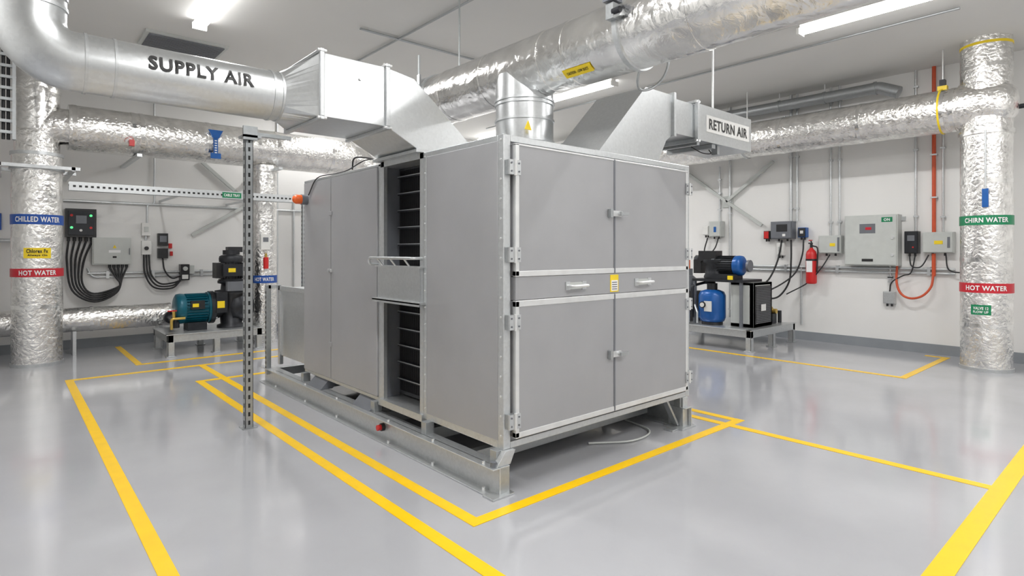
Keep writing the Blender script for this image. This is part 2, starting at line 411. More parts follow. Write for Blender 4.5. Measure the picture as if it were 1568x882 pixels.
b=B()
b.cyl((5.25,3.0,2.75),(5.25,3.0,ZC),.010,'alu',seg=8); b.box(5.2,5.3,2.9,3.1,2.75,2.765,'galv')
b.box(4.85,4.91,2.78,3.26,2.39,2.428,'galvp'); b.box(4.98,5.02,2.80,2.86,2.35,2.43,'galvp')
b.box(4.6,4.64,2.78,3.26,2.39,2.42,'galvp'); b.cable([(4.7,2.9,2.4),(4.8,2.85,2.35),(4.95,2.85,2.36),(5.0,2.9,2.41)],.005,'rubber')
b.obj('duct_hanger',ret)

# overhead foil duct
oh=empty('overhead_foil_duct',(3.2,2,2.67)); zo=2.915; Ro=.238
b=B()
P=[(3.2,-2.9+i*.25,zo) for i in range(32)]; P[-1]=(3.2,4.86,zo)
b.sweep(P,Ro,'foil2',seg=44)
for y in(-.3,.9,1.9,2.9,3.15,3.85,4.45): b.collar((3.2,y,zo),(0,1,0),Ro,.05,'foil2',.004,44)
b.collar((3.2,4.84,zo),(0,1,0),Ro,.05,'galv',.012,44)
b.obj('foil_duct',oh)
b=B()
b.cyl((3.2,3.5,2.165),(3.2,3.5,2.86),.235,'galvd',seg=44)
for z in(2.19,2.33,2.50,2.63,2.66): b.collar((3.2,3.5,z),(0,0,1),.235,.018,'galv',.009,44)
b.cyl((3.2,3.5,2.16),(3.2,3.5,2.18),.30,'galv',seg=44)
b.prism([(2.98,2.38),(3.05,2.38),(3.015,2.45)],3.255,3.262,'tag')
b.obj('branch_spigot',oh)
b=B()
b.collar((3.2,2.38,zo),(0,1,0),Ro,.035,'galv',.014,44)
for dx in(-.262,): b.box(3.2+dx-.03,3.2+dx+.03,2.35,2.41,zo+.02,zo+.12,'galvp'); b.cyl((3.2+dx,2.38,zo+.05),(3.2+dx,2.38,ZC),.009,'alu',seg=8); b.box(3.2+dx-.05,3.2+dx+.05,2.34,2.42,zo+.13,zo+.17,'midgrey'); b.cyl((3.2+dx-.02,2.36,zo+.06),(3.2+dx-.02,2.30,zo+.06),.02,'iron',seg=10)
b.cyl((3.462,2.38,zo),(3.462,2.38,ZC),.009,'alu',seg=8)
b.collar((3.2,4.7,zo),(0,1,0),Ro,.03,'galv',.012,44)
b.cyl((3.2,4.4,zo+.2),(3.2,4.4,ZC),.008,'galvp',seg=8); b.cyl((2.95,4.7,zo),(2.95,4.7,3.3),.01,'galvp',seg=8); b.box(2.94,2.96,4.68,4.72,zo-.05,zo+.2,'galvp')
b.cable([(3.42,2.5,zo-.1),(3.5,2.6,zo-.22),(3.62,2.65,zo-.25),(3.75,2.62,zo-.2),(3.8,2.55,zo-.08),(3.78,2.5,zo+.2),(3.6,2.45,zo+.3),(3.46,2.4,zo+.3)],.010,'galvp')
b.obj('hangers',oh)
b=B()
f=lambda u,v:Vector((3.2-(Ro+.006)*math.sin(math.radians(38)+v/Ro),2.78+u,zo-(Ro+.006)*math.cos(math.radians(38)+v/Ro)))
g=[]; 
for i in range(5): g+= [f(-.13,-.035+.0175*i),f(.13,-.035+.0175*i)]
b.add(g,[(2*i,2*i+1,2*i+3,2*i+2) for i in range(4)],'tag')
f=lambda u,v:Vector((3.2-(Ro+.008)*math.sin(math.radians(38)+v/Ro),2.78-u,zo-(Ro+.008)*math.cos(math.radians(38)+v/Ro)))
b.text('CAUTION - LOW DUCT',f,.20,.022,'ink')
b.obj('warning_sticker',oh)

# ---------------------------------------------------------------- foil pipes
def foilpipe(b,pts,R,bend,seg=36,k='foil',sp=.5):
    b.tube(pts,R,k,bend,seg,12)
lp=empty('insulated_chilled_water_pipe',(.33,9.6,0))
b=B(); CX,CY=.33,9.65
b.cyl((CX,CY,0),(CX,CY,2.68),.262,'foil',seg=44)
b.collar((CX,CY,.02),(0,0,1),.262,.04,'galv',.01); b.collar((CX,CY,2.50),(0,0,1),.262,.03,'galv',.02,44); b.collar((CX,CY,2.69),(0,0,1),.262,.04,'galv',.012,44)
for z in(.75,1.6,2.15): b.collar((CX,CY,z),(0,0,1),.262,.05,'foil2',.003,44)
foilpipe(b,[(CX,CY,2.68),(CX,CY,3.09),(4.95,CY,3.09),(4.95,CY,.0)],.235,.3)
b.cyl((CX+.32,CY,3.09),(4.6,CY,3.09),.30,'foil',seg=44)
b.cyl((CX,CY,3.0),(CX,CY,ZC),.235,'foil2',seg=44); b.collar((CX,CY,3.5),(0,0,1),.235,.04,'foil2',.01,44)
for x in(.7,1.35,1.45,2.3,3.0,3.3,4.2): b.collar((x,CY,3.09),(1,0,0),.30,.05,'foil2',.006,44)
for x in(.66,4.6): b.collar((x,CY,3.09),(1,0,0),.30,.04,'foil2',-.002,44)
b.obj('foil_jacket_pipe',lp)
b=B(); aL=math.atan2(-CY,-CX)
b.cyl((CX,CY,1.79),(CX,CY,1.915),.27,'blueband',seg=44); b.cyl((CX,CY,1.13),(CX,CY,1.235),.27,'redband',seg=44)
b.text('CHILLED WATER',oncol(CX,CY,.274,aL+.02,1.853),.50,.068,'inkw'); b.text('HOT WATER',oncol(CX,CY,.274,aL+.02,1.182),.40,.062,'inkw')
g=[];
for i in range(9): 
    u=-.14+.035*i; g+=[oncol(CX,CY,.272,aL,1.43)(u,-.065),oncol(CX,CY,.272,aL,1.43)(u,.065)]
b.add(g,[(2*i,2*i+1,2*i+3,2*i+2) for i in range(8)],'tag')
b.text('Chlorex Fx',oncol(CX,CY,.276,aL,1.455),.22,.05,'ink'); b.text('Always On',oncol(CX,CY,.276,aL,1.40),.20,.032,'ink')
b.obj('label_bands',lp)
b=B()
b.box(-.9,.75,CY-.33,CY-.28,2.49,2.53,'galv'); b.box(-.9,.75,CY+.28,CY+.33,2.49,2.53,'galv'); b.box(.66,.70,CY-.33,YN,2.48,2.53,'galv');b.box(-.06,-.02,CY-.33,YN,2.48,2.53,'galv')
for x in(1.4,3.3):
    b.box(x-.03,x+.03,CY-.34,YN,2.745,2.785,'galv')
b.box(1.28,1.34,CY-.36,CY-.29,2.88,2.96,'red')
# blue valve tag hanging on the pipe
b.prism([(2.26,3.24),(2.46,3.24),(2.40,3.12),(2.32,3.12)],CY-.325,CY-.305,'blue'); b.box(2.33,2.39,CY-.32,CY-.305,2.86,3.12,'blue'); b.box(2.29,2.43,CY-.322,CY-.305,2.82,2.90,'blue')
for i in range(6): b.box(2.345,2.375,CY-.324,CY-.32,2.9+i*.035,2.915+i*.035,'inkw')
b.obj('pipe_brackets',lp)

hp=empty('insulated_hot_water_pipe',(3.14,9.65,0))
b=B(); b.cyl((3.16,CY,0),(3.16,CY,2.80),.185,'foil',seg=36)
for z in(.5,1.6,2.5): b.collar((3.16,CY,z),(0,0,1),.185,.03,'foil2',.006,36)
b.cyl((3.16,CY,2.72),(3.16,CY,2.82),.21,'foil2',seg=36)
aH=math.atan2(-CY,-3.16)
b.cyl((3.16,CY,.95),(3.16,CY,1.07),.19,'blueband',seg=36); b.text('HOT WATER',oncol(3.16,CY,.194,aH,1.01),.31,.06,'inkw')
b.box(3.02,3.16,CY-.27,CY-.19,1.48,1.72,'white'); b.box(3.05,3.13,CY-.275,CY-.27,1.60,1.67,'midgrey')
b.cyl((3.1,CY-.25,1.18),(3.1,CY-.25,1.36),.04,'red',seg=14); b.cyl((3.1,CY-.25,1.36),(3.1,CY-.25,1.42),.018,'brass',seg=10)
b.obj('foil_riser',hp)

b=B(); foilpipe(b,[(-2.5,10.3,.48),(1.95,10.3,.48)],.17,.2)
for x in(-.5,.2,.6,.95,1.5,1.93): b.collar((x,10.3,.48),(1,0,0),.17,.04,'foil2',.006,36)
for x in(.75,1.8): b.box(x-.02,x+.02,10.14,10.46,0,.33,'galv')
b.obj('insulated_floor_pipe')

rp=empty('insulated_hot_water_riser',(9.1,1.54,0)); RX,RY=9.12,1.54
b=B()
b.cyl((RX,RY,0),(RX,RY,ZC),.258,'foil',seg=44)
for z in(.55,1.35,2.3,3.7): b.collar((RX,RY,z),(0,0,1),.258,.05,'foil2',.003,44)
b.collar((RX,RY,.02),(0,0,1),.258,.04,'galv',.01,44); b.collar((RX,RY,3.97),(0,0,1),.258,.03,'tag',.004,44);b.collar((RX,RY,2.9),(0,0,1),.258,.05,'foil2',.02,44)
P=[(RX,RY,3.25)]+[(RX,RY+.3*i,3.25) for i in range(1,31)]; b.sweep(P,.275,'foil',seg=44)
b.lathe((RX,RY-.05,3.25),(0,1,0),[(-.26,.05),(-.24,.16),(-.16,.26),(0,.305),(.3,.30)],'foil',seg=44)
for y in(1.85,1.95,2.9,4.0,5.2,6.4): b.collar((RX,y,3.25),(0,1,0),.275,.045,'foil2',.006,44)
b.obj('foil_jacket_pipe',rp)
b=B(); aR=math.atan2(-RY,-RX)
b.cyl((RX,RY,1.77),(RX,RY,1.885),.265,'greenband',seg=44); b.cyl((RX,RY,.95),(RX,RY,1.065),.265,'redband',seg=44)
b.text('CHIRN WATER',oncol(RX,RY,.27,aR,1.828),.46,.06,'inkw'); b.text('HOT WATER',oncol(RX,RY,.27,aR,1.008),.43,.06,'inkw')
def patch(b,cx,cy,R,a,z,w,h,k):
    g=[];n=8
    for i in range(n+1):
        u=-w/2+w*i/n; g+=[oncol(cx,cy,R,a,z)(u,-h/2),oncol(cx,cy,R,a,z)(u,h/2)]
    b.add(g,[(2*i,2*i+1,2*i+3,2*i+2) for i in range(n)],k)
patch(b,RX,RY,.265,aR-.2,.745,.2,.12,'greenband'); b.text('VALVE 12',oncol(RX,RY,.269,aR-.2,.765),.15,.035,'inkw'); b.text('FLOW UP',oncol(RX,RY,.269,aR-.2,.72),.15,.03,'inkw')
b.obj('label_bands',rp)
b=B()
for y in(1.98,4.6,7.0):
    b.cyl((RX,y,3.5),(RX,y,ZC),.01,'alu',seg=8)
    b.collar((RX,y,3.25),(0,1,0),.278,.02 if y<2 else .03,'tag' if y<2 else 'galv',.01,44)
b.box(RX-.04,RX+.04,1.93,2.03,3.52,3.58,'tag'); b.box(RX-.04,RX+.04,1.95,2.01,3.58,3.66,'iron')
b.tube([(8.84,1.50,2.0),(8.84,1.50,2.9)],.010,'galv',seg=8); b.box(8.82,8.86,1.47,1.53,1.98,2.2,'blue')
b.tube([(RX+.1,RY-.2,3.2),(RX+.1,RY-.5,3.2)],.03,'iron',seg=10); b.cyl((RX+.1,RY-.42,3.2),(RX+.1,RY-.46,3.2),.05,'red',seg=20)
b.obj('pipe_brackets',rp)

# ---------------------------------------------------------------- struts
def perf_post(name,x,y,z0,z1,w=.05,extra=None):
    b=B()
    b.box(x-w/2,x+w/2,y-w/2,y-w/2+.004,z0,z1,'galvp'); b.box(x-w/2,x-w/2+.004,y-w/2,y+w/2,z0,z1,'galvp'); b.box(x+w/2-.004,x+w/2,y-w/2,y+w/2,z0,z1,'galvp')
    n=int((z1-z0)/.07)
    for i in range(n):
        z=z0+.03+i*.07; b.box(x-.008,x+.008,y-w/2-.0015,y-w/2+.001,z,z+.034,'ink'); b.box(x-w/2-.0015,x-w/2+.001,y-.008,y+.008,z,z+.034,'ink')
    b.box(x-w*.9,x+w*.9,y-w*.9,y+w*.9,z0,z0+.008,'galvp')
    if extra: extra(b)
    return b.obj(name)
def ex(b):
    b.box(1.46,1.60,4.96,5.10,2.38,2.40,'galvp'); b.box(1.5,1.85,4.98,5.02,2.40,2.43,'galvp'); b.box(1.46,1.57,4.96,4.985,2.36,2.47,'galvp')
perf_post('perforated_strut_post',1.516,5.03,0,2.47,.062,ex)
perf_post('perforated_strut_post',3.62,9.2,0,2.215,.06)
b=B(); yT=9.2
b.box(.62,3.62,yT-.05,yT+.05,2.27,2.275,'galv'); b.box(.62,3.62,yT-.055,yT-.05,2.22,2.33,'galv'); b.box(.62,3.62,yT+.05,yT+.055,2.22,2.33,'galv')
for i in range(48): b.box(.66+i*.0615,.69+i*.0615,yT-.057,yT-.054,2.262,2.288,'ink')
for i in range(3): b.cable([(.62,yT-.03+.03*i,2.29),(2,yT-.03+.03*i,2.29),(3.6,yT-.03+.03*i,2.29)],.011,'rubber')
b.box(2.40,2.66,yT-.06,yT-.056,2.235,2.315,'greenband'); b.text('CABLE TRAY',flat((2.53,yT-.062,2.275),(1,0,0),(0,0,1)),.22,.04,'inkw')
for x in(1.9,2.9): b.box(x-.015,x+.015,yT,YN,2.24,2.27,'galv')
b.obj('cable_tray')

# braces
b=B()
b.bar((2.35,10.74,1.72),(3.2,10.74,2.25),.05,.05,'ltgrey');b.bar((2.5,10.74,2.95),(3.3,10.74,2.25),.05,.05,'ltgrey')
b.obj('diagonal_pipe_brace')
b=B()
b.bar((9.84,6.2,2.98),(9.84,5.35,2.35),.05,.05,'ltgrey'); b.bar((9.84,5.35,2.35),(9.84,4.5,2.98),.05,.05,'ltgrey'); b.bar((9.84,5.35,2.35),(9.84,4.7,1.9),.05,.05,'ltgrey')
b.box(9.87,9.896,5.25,5.45,2.25,2.45,'ltgrey')
b.obj('diagonal_support_bracket')

# ---------------------------------------------------------------- wall equipment (north wall)
W=YN-.004
b=B()
b.box(.68,1.05,W-.16,W,1.66,2.08,'black'); b.box(.71,1.02,W-.175,W-.16,1.69,2.05,'iron')
b.box(.80,.93,W-.18,W-.17,1.86,1.98,'midgrey')
for x,z,k in((.75,1.98,'red'),(.98,1.98,'led'),(.75,1.8,'led'),(.98,1.8,'red'),(.86,1.76,'white')): b.cyl((x,W-.19,z),(x,W-.17,z),.018,k,seg=14)
for i in range(5): b.cyl((.72+i*.07,W-.08,1.60),(.72+i*.07,W-.08,1.66),.022,'black',seg=12)
b.obj('motor_control_panel',None,.004)
b=B()
b.box(1.0,1.49,W-.15,W,1.25,1.66,'ltgrey'); b.box(1.015,1.475,W-.165,W-.15,1.265,1.645,'ltgrey')
b.prism([(1.25,1.50),(1.30,1.50),(1.275,1.55)],W-.168,W-.165,'tag'); b.box(1.2,1.35,W-.168,W-.165,1.43,1.47,'inkw'); b.box(1.46,1.47,W-.18,W-.165,1.4,1.5,'midgrey')
b.box(1.25,1.3,W-.168,W-.165,1.35,1.38,'ink')
for i in range(5): b.cyl((1.22+i*.055,W-.08,1.20),(1.22+i*.055,W-.08,1.25),.02,'black',seg=12)
b.obj('terminal_enclosure',None,.004)
b=B()
for i in range(5):
    o=.05*i
    b.cable([(.72+i*.07,W-.08,1.60),(.70+i*.05,W-.10,1.3),(.76+o*.6,W-.14,.88+o*.5),(1.02,W-.16,.70+o*.6),(1.3+o*.2,W-.14,.82+o*.5),(1.38-o*.4+.0,W-.1,1.05),(1.44-i*.055,W-.08,1.2)],.014,'rubber')
b.obj('power_cable_bundle')
b=B()
b.box(1.64,1.76,W-.09,W,1.70,1.90,'white'); b.box(1.67,1.73,W-.1,W-.09,1.76,1.84,'ltgrey'); b.box(1.64,1.77,W-.09,W,1.40,1.62,'white'); b.cyl((1.70,W-.12,1.5),(1.70,W-.09,1.5),.03,'black',seg=16)
b.cyl((1.7,W-.04,1.62),(1.7,W-.04,1.7),.015,'galv',seg=10)
b.obj('light_switch_box',None,.003)
b=B()
b.box(1.86,2.0,W-.1,W,1.54,1.74,'black'); b.box(1.88,1.98,W-.11,W-.1,1.6,1.7,'midgrey'); b.box(1.86,2.0,W-.1,W,1.34,1.5,'black'); b.box(2.02,2.07,W-.03,W,1.50,1.58,'red'); b.box(2.04,2.08,W-.03,W,1.38,1.45,'red')
b.obj('contactor_switch',None,.003)
b=B()
b.box(2.17,2.30,W-.14,W,.98,1.24,'black'); b.cyl((2.235,W-.17,1.17),(2.235,W-.14,1.17),.035,'ltgrey',seg=16); b.box(2.30,2.38,W-.1,W,1.08,1.22,'ltgrey'); b.box(2.19,2.28,W-.15,W-.14,1.0,1.07,'white')
b.obj('pressure_switch',None,.003)
b=B()
for i in range(3):
    b.cable([(1.67+i*.035,W-.06,1.4),(1.68+i*.04,W-.1,1.1),(1.8+i*.04,W-.12,.88+i*.03),(2.05,W-.12,.86+i*.04),(2.18,W-.1,.98)],.013,'rubber')
b.cable([(1.93,W-.06,1.34),(1.95,W-.1,1.15),(2.05,W-.1,1.02),(2.18,W-.1,1.05)],.012,'rubber')
b.obj('switch_cables')
b=B()
b.tube([(.95,W-.03,1.12),(2.9,W-.03,1.12)],.018,'galv'); b.tube([(.95,W-.03,1.2),(1.0,W-.03,1.06),(2.9,W-.03,1.06)],.014,'galv')
b.tube([(1.72,W-.03,1.9),(1.72,W-.03,2.2),(1.82,W-.03,2.2),(1.82,W-.03,ZC)],.014,'galv',.05); b.tube([(.3,W-.03,2.2),(4.2,W-.03,2.2)],.02,'galv')
b.tube([(3.75,W-.03,.2),(3.75,W-.03,ZC)],.018,'galv'); b.tube([(4.05,W-.03,.2),(4.05,W-.03,2.5)],.018,'galv')
for x in(1.2,1.8,2.5): b.box(x-.02,x+.02,W-.06,W,1.04,1.15,'galv')
b.obj('surface_conduit_run')
b=B(); b.box(-.35,-.02,W-.05,W,1.75,1.98,'blueband'); b.box(-.3,-.07,W-.055,W-.05,1.8,1.93,'inkw'); b.obj('safety_sign')
b=B(); b.tube([(-.3,10.5,.9),(-.3,10.5,3.6)],.022,'red'); b.tube([(-.1,10.6,0),(-.1,10.6,1.6),(.2,10.7,1.6)],.03,'galv',.08)
b.obj('small_bore_pipe')

# vertical cable ladder at upper left
b=B()
b.box(-.10,-.07,7.98,8.06,2.62,ZC,'galvp'); b.box(.07,.10,7.98,8.06,2.62,ZC,'galvp')
for i in range(12): b.box(-.08,.08,8.0,8.03,2.68+i*.115,2.71+i*.115,'galvp')
for i in range(3): b.cyl((-.04+.04*i,8.05,2.62),(-.04+.04*i,8.05,ZC),.015,'rubber',seg=8)
b.obj('cable_ladder')

# ---------------------------------------------------------------- wall equipment (east wall)
E=XE-.004
b=B()
b.box(E-.2,E,2.64,3.34,1.24,1.99,'ltgrey'); b.box(E-.218,E-.2,2.655,3.325,1.255,1.975,'ltgrey')
b.box(E-.222,E-.218,2.92,3.13,1.72,1.86,'midgrey'); b.box(E-.225,E-.22,2.97,3.05,1.77,1.81,'redband'); b.box(E-.222,E-.218,2.70,2.84,1.88,1.95,'greenband')
b.text('ON',flat((E-.224,2.77,1.915),(0,-1,0),(0,0,1)),.08,.04,'inkw')
b.prism([(E-.221,1.30),(E-.218,1.30),(E-.218,1.34),(E-.221,1.34)],2.95,3.1,'ink')
b.cyl((E-.235,2.70,1.65),(E-.215,2.70,1.65),.02,'alu',seg=12); b.cyl((E-.235,2.70,1.4),(E-.215,2.70,1.4),.02,'alu',seg=12)
for y in(3.36,2.62): b.box(E-.02,E,y-.03,y+.03,1.9,1.96,'galv')
b.obj('electrical_control_panel',None,.005)
def wbox(name,y0,y1,z0,z1,d,k,k2=None,parts=()):
    b=B(); b.box(E-d,E,y0,y1,z0,z1,k); b.box(E-d-.012,E-d,y0+.01,y1-.01,z0+.01,z1-.01,k2 or k)
    for (a,c,e,f,kk) in parts: b.box(E-d-.018,E-d-.01,a,c,e,f,kk)
    for i in range(2):
        y=y0+(y1-y0)*(.3+.4*i); b.cyl((E-d/2,y,z0-.04),(E-d/2,y,z0),.015,'black',seg=10)
    return b.obj(name,None,.004)
wbox('junction_box',3.42,3.75,1.42,1.70,.12,'ltgrey',None,((3.5,3.58,1.53,1.58,'tag'),(3.44,3.47,1.45,1.67,'midgrey')))
wbox('motor_starter',2.41,2.58,1.42,1.74,.12,'black','iron',((2.45,2.54,1.6,1.68,'midgrey'),(2.46,2.48,1.5,1.52,'red')))
wbox('junction_box',2.0,2.36,1.43,1.72,.12,'ltgrey',None,((2.12,2.22,1.55,1.60,'tag'),(2.04,2.07,1.5,1.65,'midgrey')))
wbox('variable_speed_drive',4.15,4.5,1.66,1.95,.16,'midgrey','midgrey',((4.22,4.40,1.78,1.9,'black'),(4.25,4.3,1.7,1.74,'white')))
wbox('socket_outlet',4.32,4.44,1.38,1.6,.07,'white',None,((4.35,4.41,1.45,1.53,'ltgrey'),))
wbox('isolator_switch',3.95,4.08,1.68,1.84,.1,'blue','black',((3.99,4.04,1.74,1.79,'white'),))
wbox('isolator_switch',4.55,4.65,1.66,1.80,.1,'black','red')
wbox('junction_box',5.42,5.65,1.72,2.0,.14,'ltgrey',None,((5.5,5.55,1.8,1.9,'blue'),))
wbox('junction_box',5.68,5.80,1.75,1.92,.1,'white')
wbox('junction_box',2.71,2.86,.68,.86,.08,'galv',None)
# fire extinguisher
b=B(); fx,fy=E-.12,3.86
b.lathe((fx,fy,.93),(0,0,1),[(0,.055),(.01,.075),(.03,.08),(.47,.08),(.52,.068),(.56,.03),(.58,.022)],'red')
b.cyl((fx,fy,1.50),(fx,fy,1.57),.02,'iron',seg=12); b.box(fx-.09,fx+.03,fy-.012,fy+.012,1.57,1.59,'iron'); b.box(fx-.08,fx+.02,fy-.01,fy+.01,1.62,1.635,'red')
b.bar((fx+.02,fy,1.57),(fx-.02,fy,1.63),.015,.012,'iron'); b.cable([(fx,fy-.02,1.54),(fx-.02,fy-.1,1.5),(fx-.02,fy-.1,1.3),(fx-.02,fy-.09,1.12)],.011,'rubber')
b.box(fx-.083,fx-.078,fy-.045,fy+.045,1.12,1.30,'inkw'); b.box(fx-.0,E,fy-.03,fy+.03,1.30,1.36,'iron'); b.cyl((fx,fy,1.3),(fx,fy,1.33),.084,'iron',seg=24)
b.obj('fire_extinguisher')
# conduits
b=B()
def vc(y,z0,z1,r=.016,k='galv'): b.tube([(E-.03,y,z0),(E-.03,y,z1)],r,k,seg=12); [b.box(E-.05,E,y-.03,y+.03,z,z+.025,'galv') for z in (z0+.2,(z0+z1)/2,z1-.25)]
vc(4.22,1.95,ZC,.022); vc(4.12,1.95,ZC,.018); vc(3.60,1.70,ZC); vc(3.47,1.70,ZC); vc(2.46,1.74,ZC); vc(2.14,1.72,ZC,.014); vc(5.5,2.0,3.0)
vc(5.3,.2,ZC,.02); vc(2.78,.86,1.24,.014)
for z in(1.14,1.2,): b.tube([(E-.03,2.0,z),(E-.03,5.8,z)],.018,'galv',seg=12)
b.tube([(E-.03,4.05,1.2),(E-.03,4.05,.25)],.018,'galv',seg=12)
for y in(2.3,3.5,4.3,5.0): b.box(E-.06,E,y-.02,y+.02,1.11,1.23,'galv')
b.obj('electrical_conduit')
b=B(); b.tube([(E-.05,2.24,ZC),(E-.05,2.24,1.72)],.024,'orangec'); b.tube([(E-.06,2.24,1.42),(E-.06,2.24,1.1)],.024,'orangec')
b.cable([(E-.08,2.24,1.12),(E-.12,2.26,.95),(E-.14,2.36,.82),(E-.14,2.50,.78),(E-.12,2.62,.84),(E-.1,2.68,1.0),(E-.08,2.68,1.24)],.016,'orangec')
for z in(2.2,2.8,3.4): b.box(E-.08,E,2.2,2.28,z,z+.02,'galv')
b.obj('orange_cable_conduit')
b=B()
b.cable([(E-.06,2.53,1.4),(E-.1,2.5,1.25),(E-.1,2.42,1.22),(E-.1,2.36,1.26),(E-.06,2.30,1.4)],.009,'rubber')
b.cable([(E-.06,2.1,1.4),(E-.1,2.06,1.2),(E-.1,1.9,1.16),(E-.1,1.7,1.18)],.009,'rubber')
b.cable([(E-.06,2.46,1.4),(E-.1,2.5,1.15),(E-.1,2.6,1.1),(E-.1,2.74,1.0),(E-.06,2.78,.86)],.009,'rubber')
b.cable([(E-.07,4.2,1.64),(E-.12,4.18,1.3),(E-.15,4.2,.95),(E-.2,4.35,.7),(E-.4,4.5,.66)],.015,'rubber')
b.cable([(E-.07,4.35,1.64),(E-.12,4.4,1.3),(E-.2,4.5,1.0),(E-.35,4.6,.85)],.015,'rubber')
b.cable([(E-.07,4.0,1.66),(E-.12,4.0,1.4),(E-.15,4.1,1.1),(E-.25,4.3,.9),(E-.5,4.5,.75)],.013,'rubber')
b.cable([(E-.07,3.6,1.4),(E-.12,3.7,1.2),(E-.15,3.9,.95),(E-.25,4.2,.75)],.01,'rubber')
b.cable([(E-.07,5.5,1.7),(E-.12,5.55,1.5),(E-.15,5.7,1.35),(E-.2,5.9,1.3)],.012,'rubber')
b.cable([(E-.07,5.72,1.7),(E-.12,5.75,1.4),(E-.15,5.5,1.2),(E-.2,5.3,1.1)],.012,'rubber')
b.obj('equipment_cables')
# upper service pipe along the east wall
b=B(); b.tube([(9.62,9.5,3.84),(9.62,2.85,3.84),(9.62,2.6,3.72)],.085,'galvp',.12,seg=24)
b.collar((9.62,2.9,3.84),(0,1,0),.085,.03,'galvp',.012)
for y in(3.6,4.3,6,8): b.collar((9.62,y,3.84),(0,1,0),.085,.03,'galvp',.01); b.cyl((9.62,y,3.9),(9.62,y,ZC),.01,'alu',seg=8)
b.tube([(9.80,9.5,3.66),(9.80,3.4,3.66)],.03,'galvp',seg=12)
for y in(4.3,6,8): b.box(9.78,9.896,y-.02,y+.02,3.62,3.7,'galv')
b.obj('ceiling_service_pipe')
b=B(); b.tube([(3.6,3.1,ZC-.03),(3.6,9.5,ZC-.03)],.014,'galvp',seg=10); b.tube([(7.6,1.5,ZC-.03),(7.6,9.5,ZC-.03)],.014,'galvp',seg=10)
b.tube([(3.1,6.2,ZC-.03),(6.8,6.2,ZC-.03)],.014,'galvp',seg=10)
b.obj('ceiling_conduit')

# ---------------------------------------------------------------- pumps
def motor(b,c,ax,R,L,k,nf=26,kend='black'):
    c=Vector(c);a=Vector(ax).normalized(); s=c-a*L/2; e=c+a*L/2
    b.cyl(s,e,R*.88,k,seg=28)
    u=a.orthogonal().normalized(); w=a.cross(u)
    for i in range(nf):
        t=2*math.pi*i/nf; d=u*math.cos(t)+w*math.sin(t); tt=a.cross(d)
        rot=Matrix((a,tt,d)).transposed(); b.obox(c+d*R*.92,(L*.8,.008,R*.16),rot,k)
    b.lathe(e,a,[(-.02,R*1.0),(.03,R*1.02),(L*.22,R*.98),(L*.28,R*.8),(L*.3,R*.3)],kend)
    b.cyl(s-a*.03,s+a*.02,R*1.05,k,seg=28)
def bolts(b,c,ax,R,n,k='alu'):
    c=Vector(c);a=Vector(ax).normalized();u=a.orthogonal().normalized();w=a.cross(u)
    for i in range(n):
        t=2*math.pi*i/n; p=c+u*R*math.cos(t)+w*R*math.sin(t); b.cyl(p-a*.02,p+a*.02,.012,k,seg=6)
def frame(b,x0,x1,y0,y1,z0,z1):
    b.box(x0,x1,y0,y0+.07,z0,z1,'galv');b.box(x0,x1,y1-.07,y1,z0,z1,'galv');b.box(x0,x0+.07,y0,y1,z0,z1,'galv');b.box(x1-.07,x1,y0,y1,z0,z1,'galv')
    b.box(x0+.02,x1-.02,y0+.02,y1-.02,z1-.012,z1+.006,'galv'); b.box(x0-.02,x1+.02,y0-.02,y0+.07,z1,z1+.012,'galv'); b.box(x0-.02,x0+.07,y0,y1,z1,z1+.012,'galv')
    for x in(x0,(x0+x1)/2-.04,x1-.08):
        for y in(y0,y1-.08):
            b.box(x,x+.08,y,y+.01,.0,z0,'galv');b.box(x,x+.01,y,y+.08,.0,z0,'galv');b.box(x-.02,x+.1,y-.02,y+.1,0,.012,'galv')
pl=empty('circulation_pump',(2.4,9.6,0))
b=B(); frame(b,1.69,2.93,9.06,10.05,.20,.30); b.obj('support_frame',pl,.003)
b=B()
motor(b,(2.12,9.5,.62),(-1,0,0),.215,.34,'teal',28,'teal')
b.cyl((2.30,9.5,.62),(2.36,9.5,.62),.24,'iron',seg=30); bolts(b,(2.37,9.5,.62),(1,0,0),.21,10)
b.box(2.02,2.2,9.27,9.34,.62,.74,'black'); b.box(2.04,2.12,9.265,9.27,.65,.7,'tag')
b.box(2.0,2.25,9.36,9.64,.30,.42,'iron')
b.obj('teal_motor',pl)
b=B()
b.lathe((2.36,9.5,.62),(1,0,0),[(0,.2),(.08,.17),(.12,.14),(.2,.15),(.24,.23),(.42,.24),(.46,.15)],'iron',30)
b.lathe((2.62,9.5,.30),(0,0,1),[(0,.2),(.04,.2),(.06,.15),(.3,.17),(.5,.2),(.52,.23),(.56,.23),(.57,.15),(.66,.14),(.67,.19),(.71,.19)],'iron',30)
bolts(b,(2.62,9.5,.84),(0,0,1),.21,8); 
motor(b,(2.62,9.5,1.16),(0,0,1),.17,.30,'iron',26,'iron')
b.box(2.38,2.50,9.38,9.6,1.05,1.28,'black'); b.box(2.45,2.75,9.28,9.36,1.08,1.26,'iron'); b.box(2.52,2.62,9.275,9.28,1.14,1.2,'tag')
b.cyl((2.62,9.5,1.40),(2.62,9.5,1.47),.12,'iron',seg=20); b.box(2.56,2.76,9.42,9.58,1.44,1.52,'black')
b.box(2.35,2.5,9.25,9.40,.55,.85,'iron'); b.box(2.36,2.46,9.245,9.25,.62,.72,'tag')
b.cyl((2.78,9.5,.62),(2.86,9.5,.62),.13,'iron',seg=24); b.cyl((2.86,9.5,.62),(2.9,9.5,.62),.18,'iron',seg=24); b.box(2.5,2.75,9.25,9.35,.86,1.0,'midgrey')
b.obj('black_pump_body',pl)
b=B()
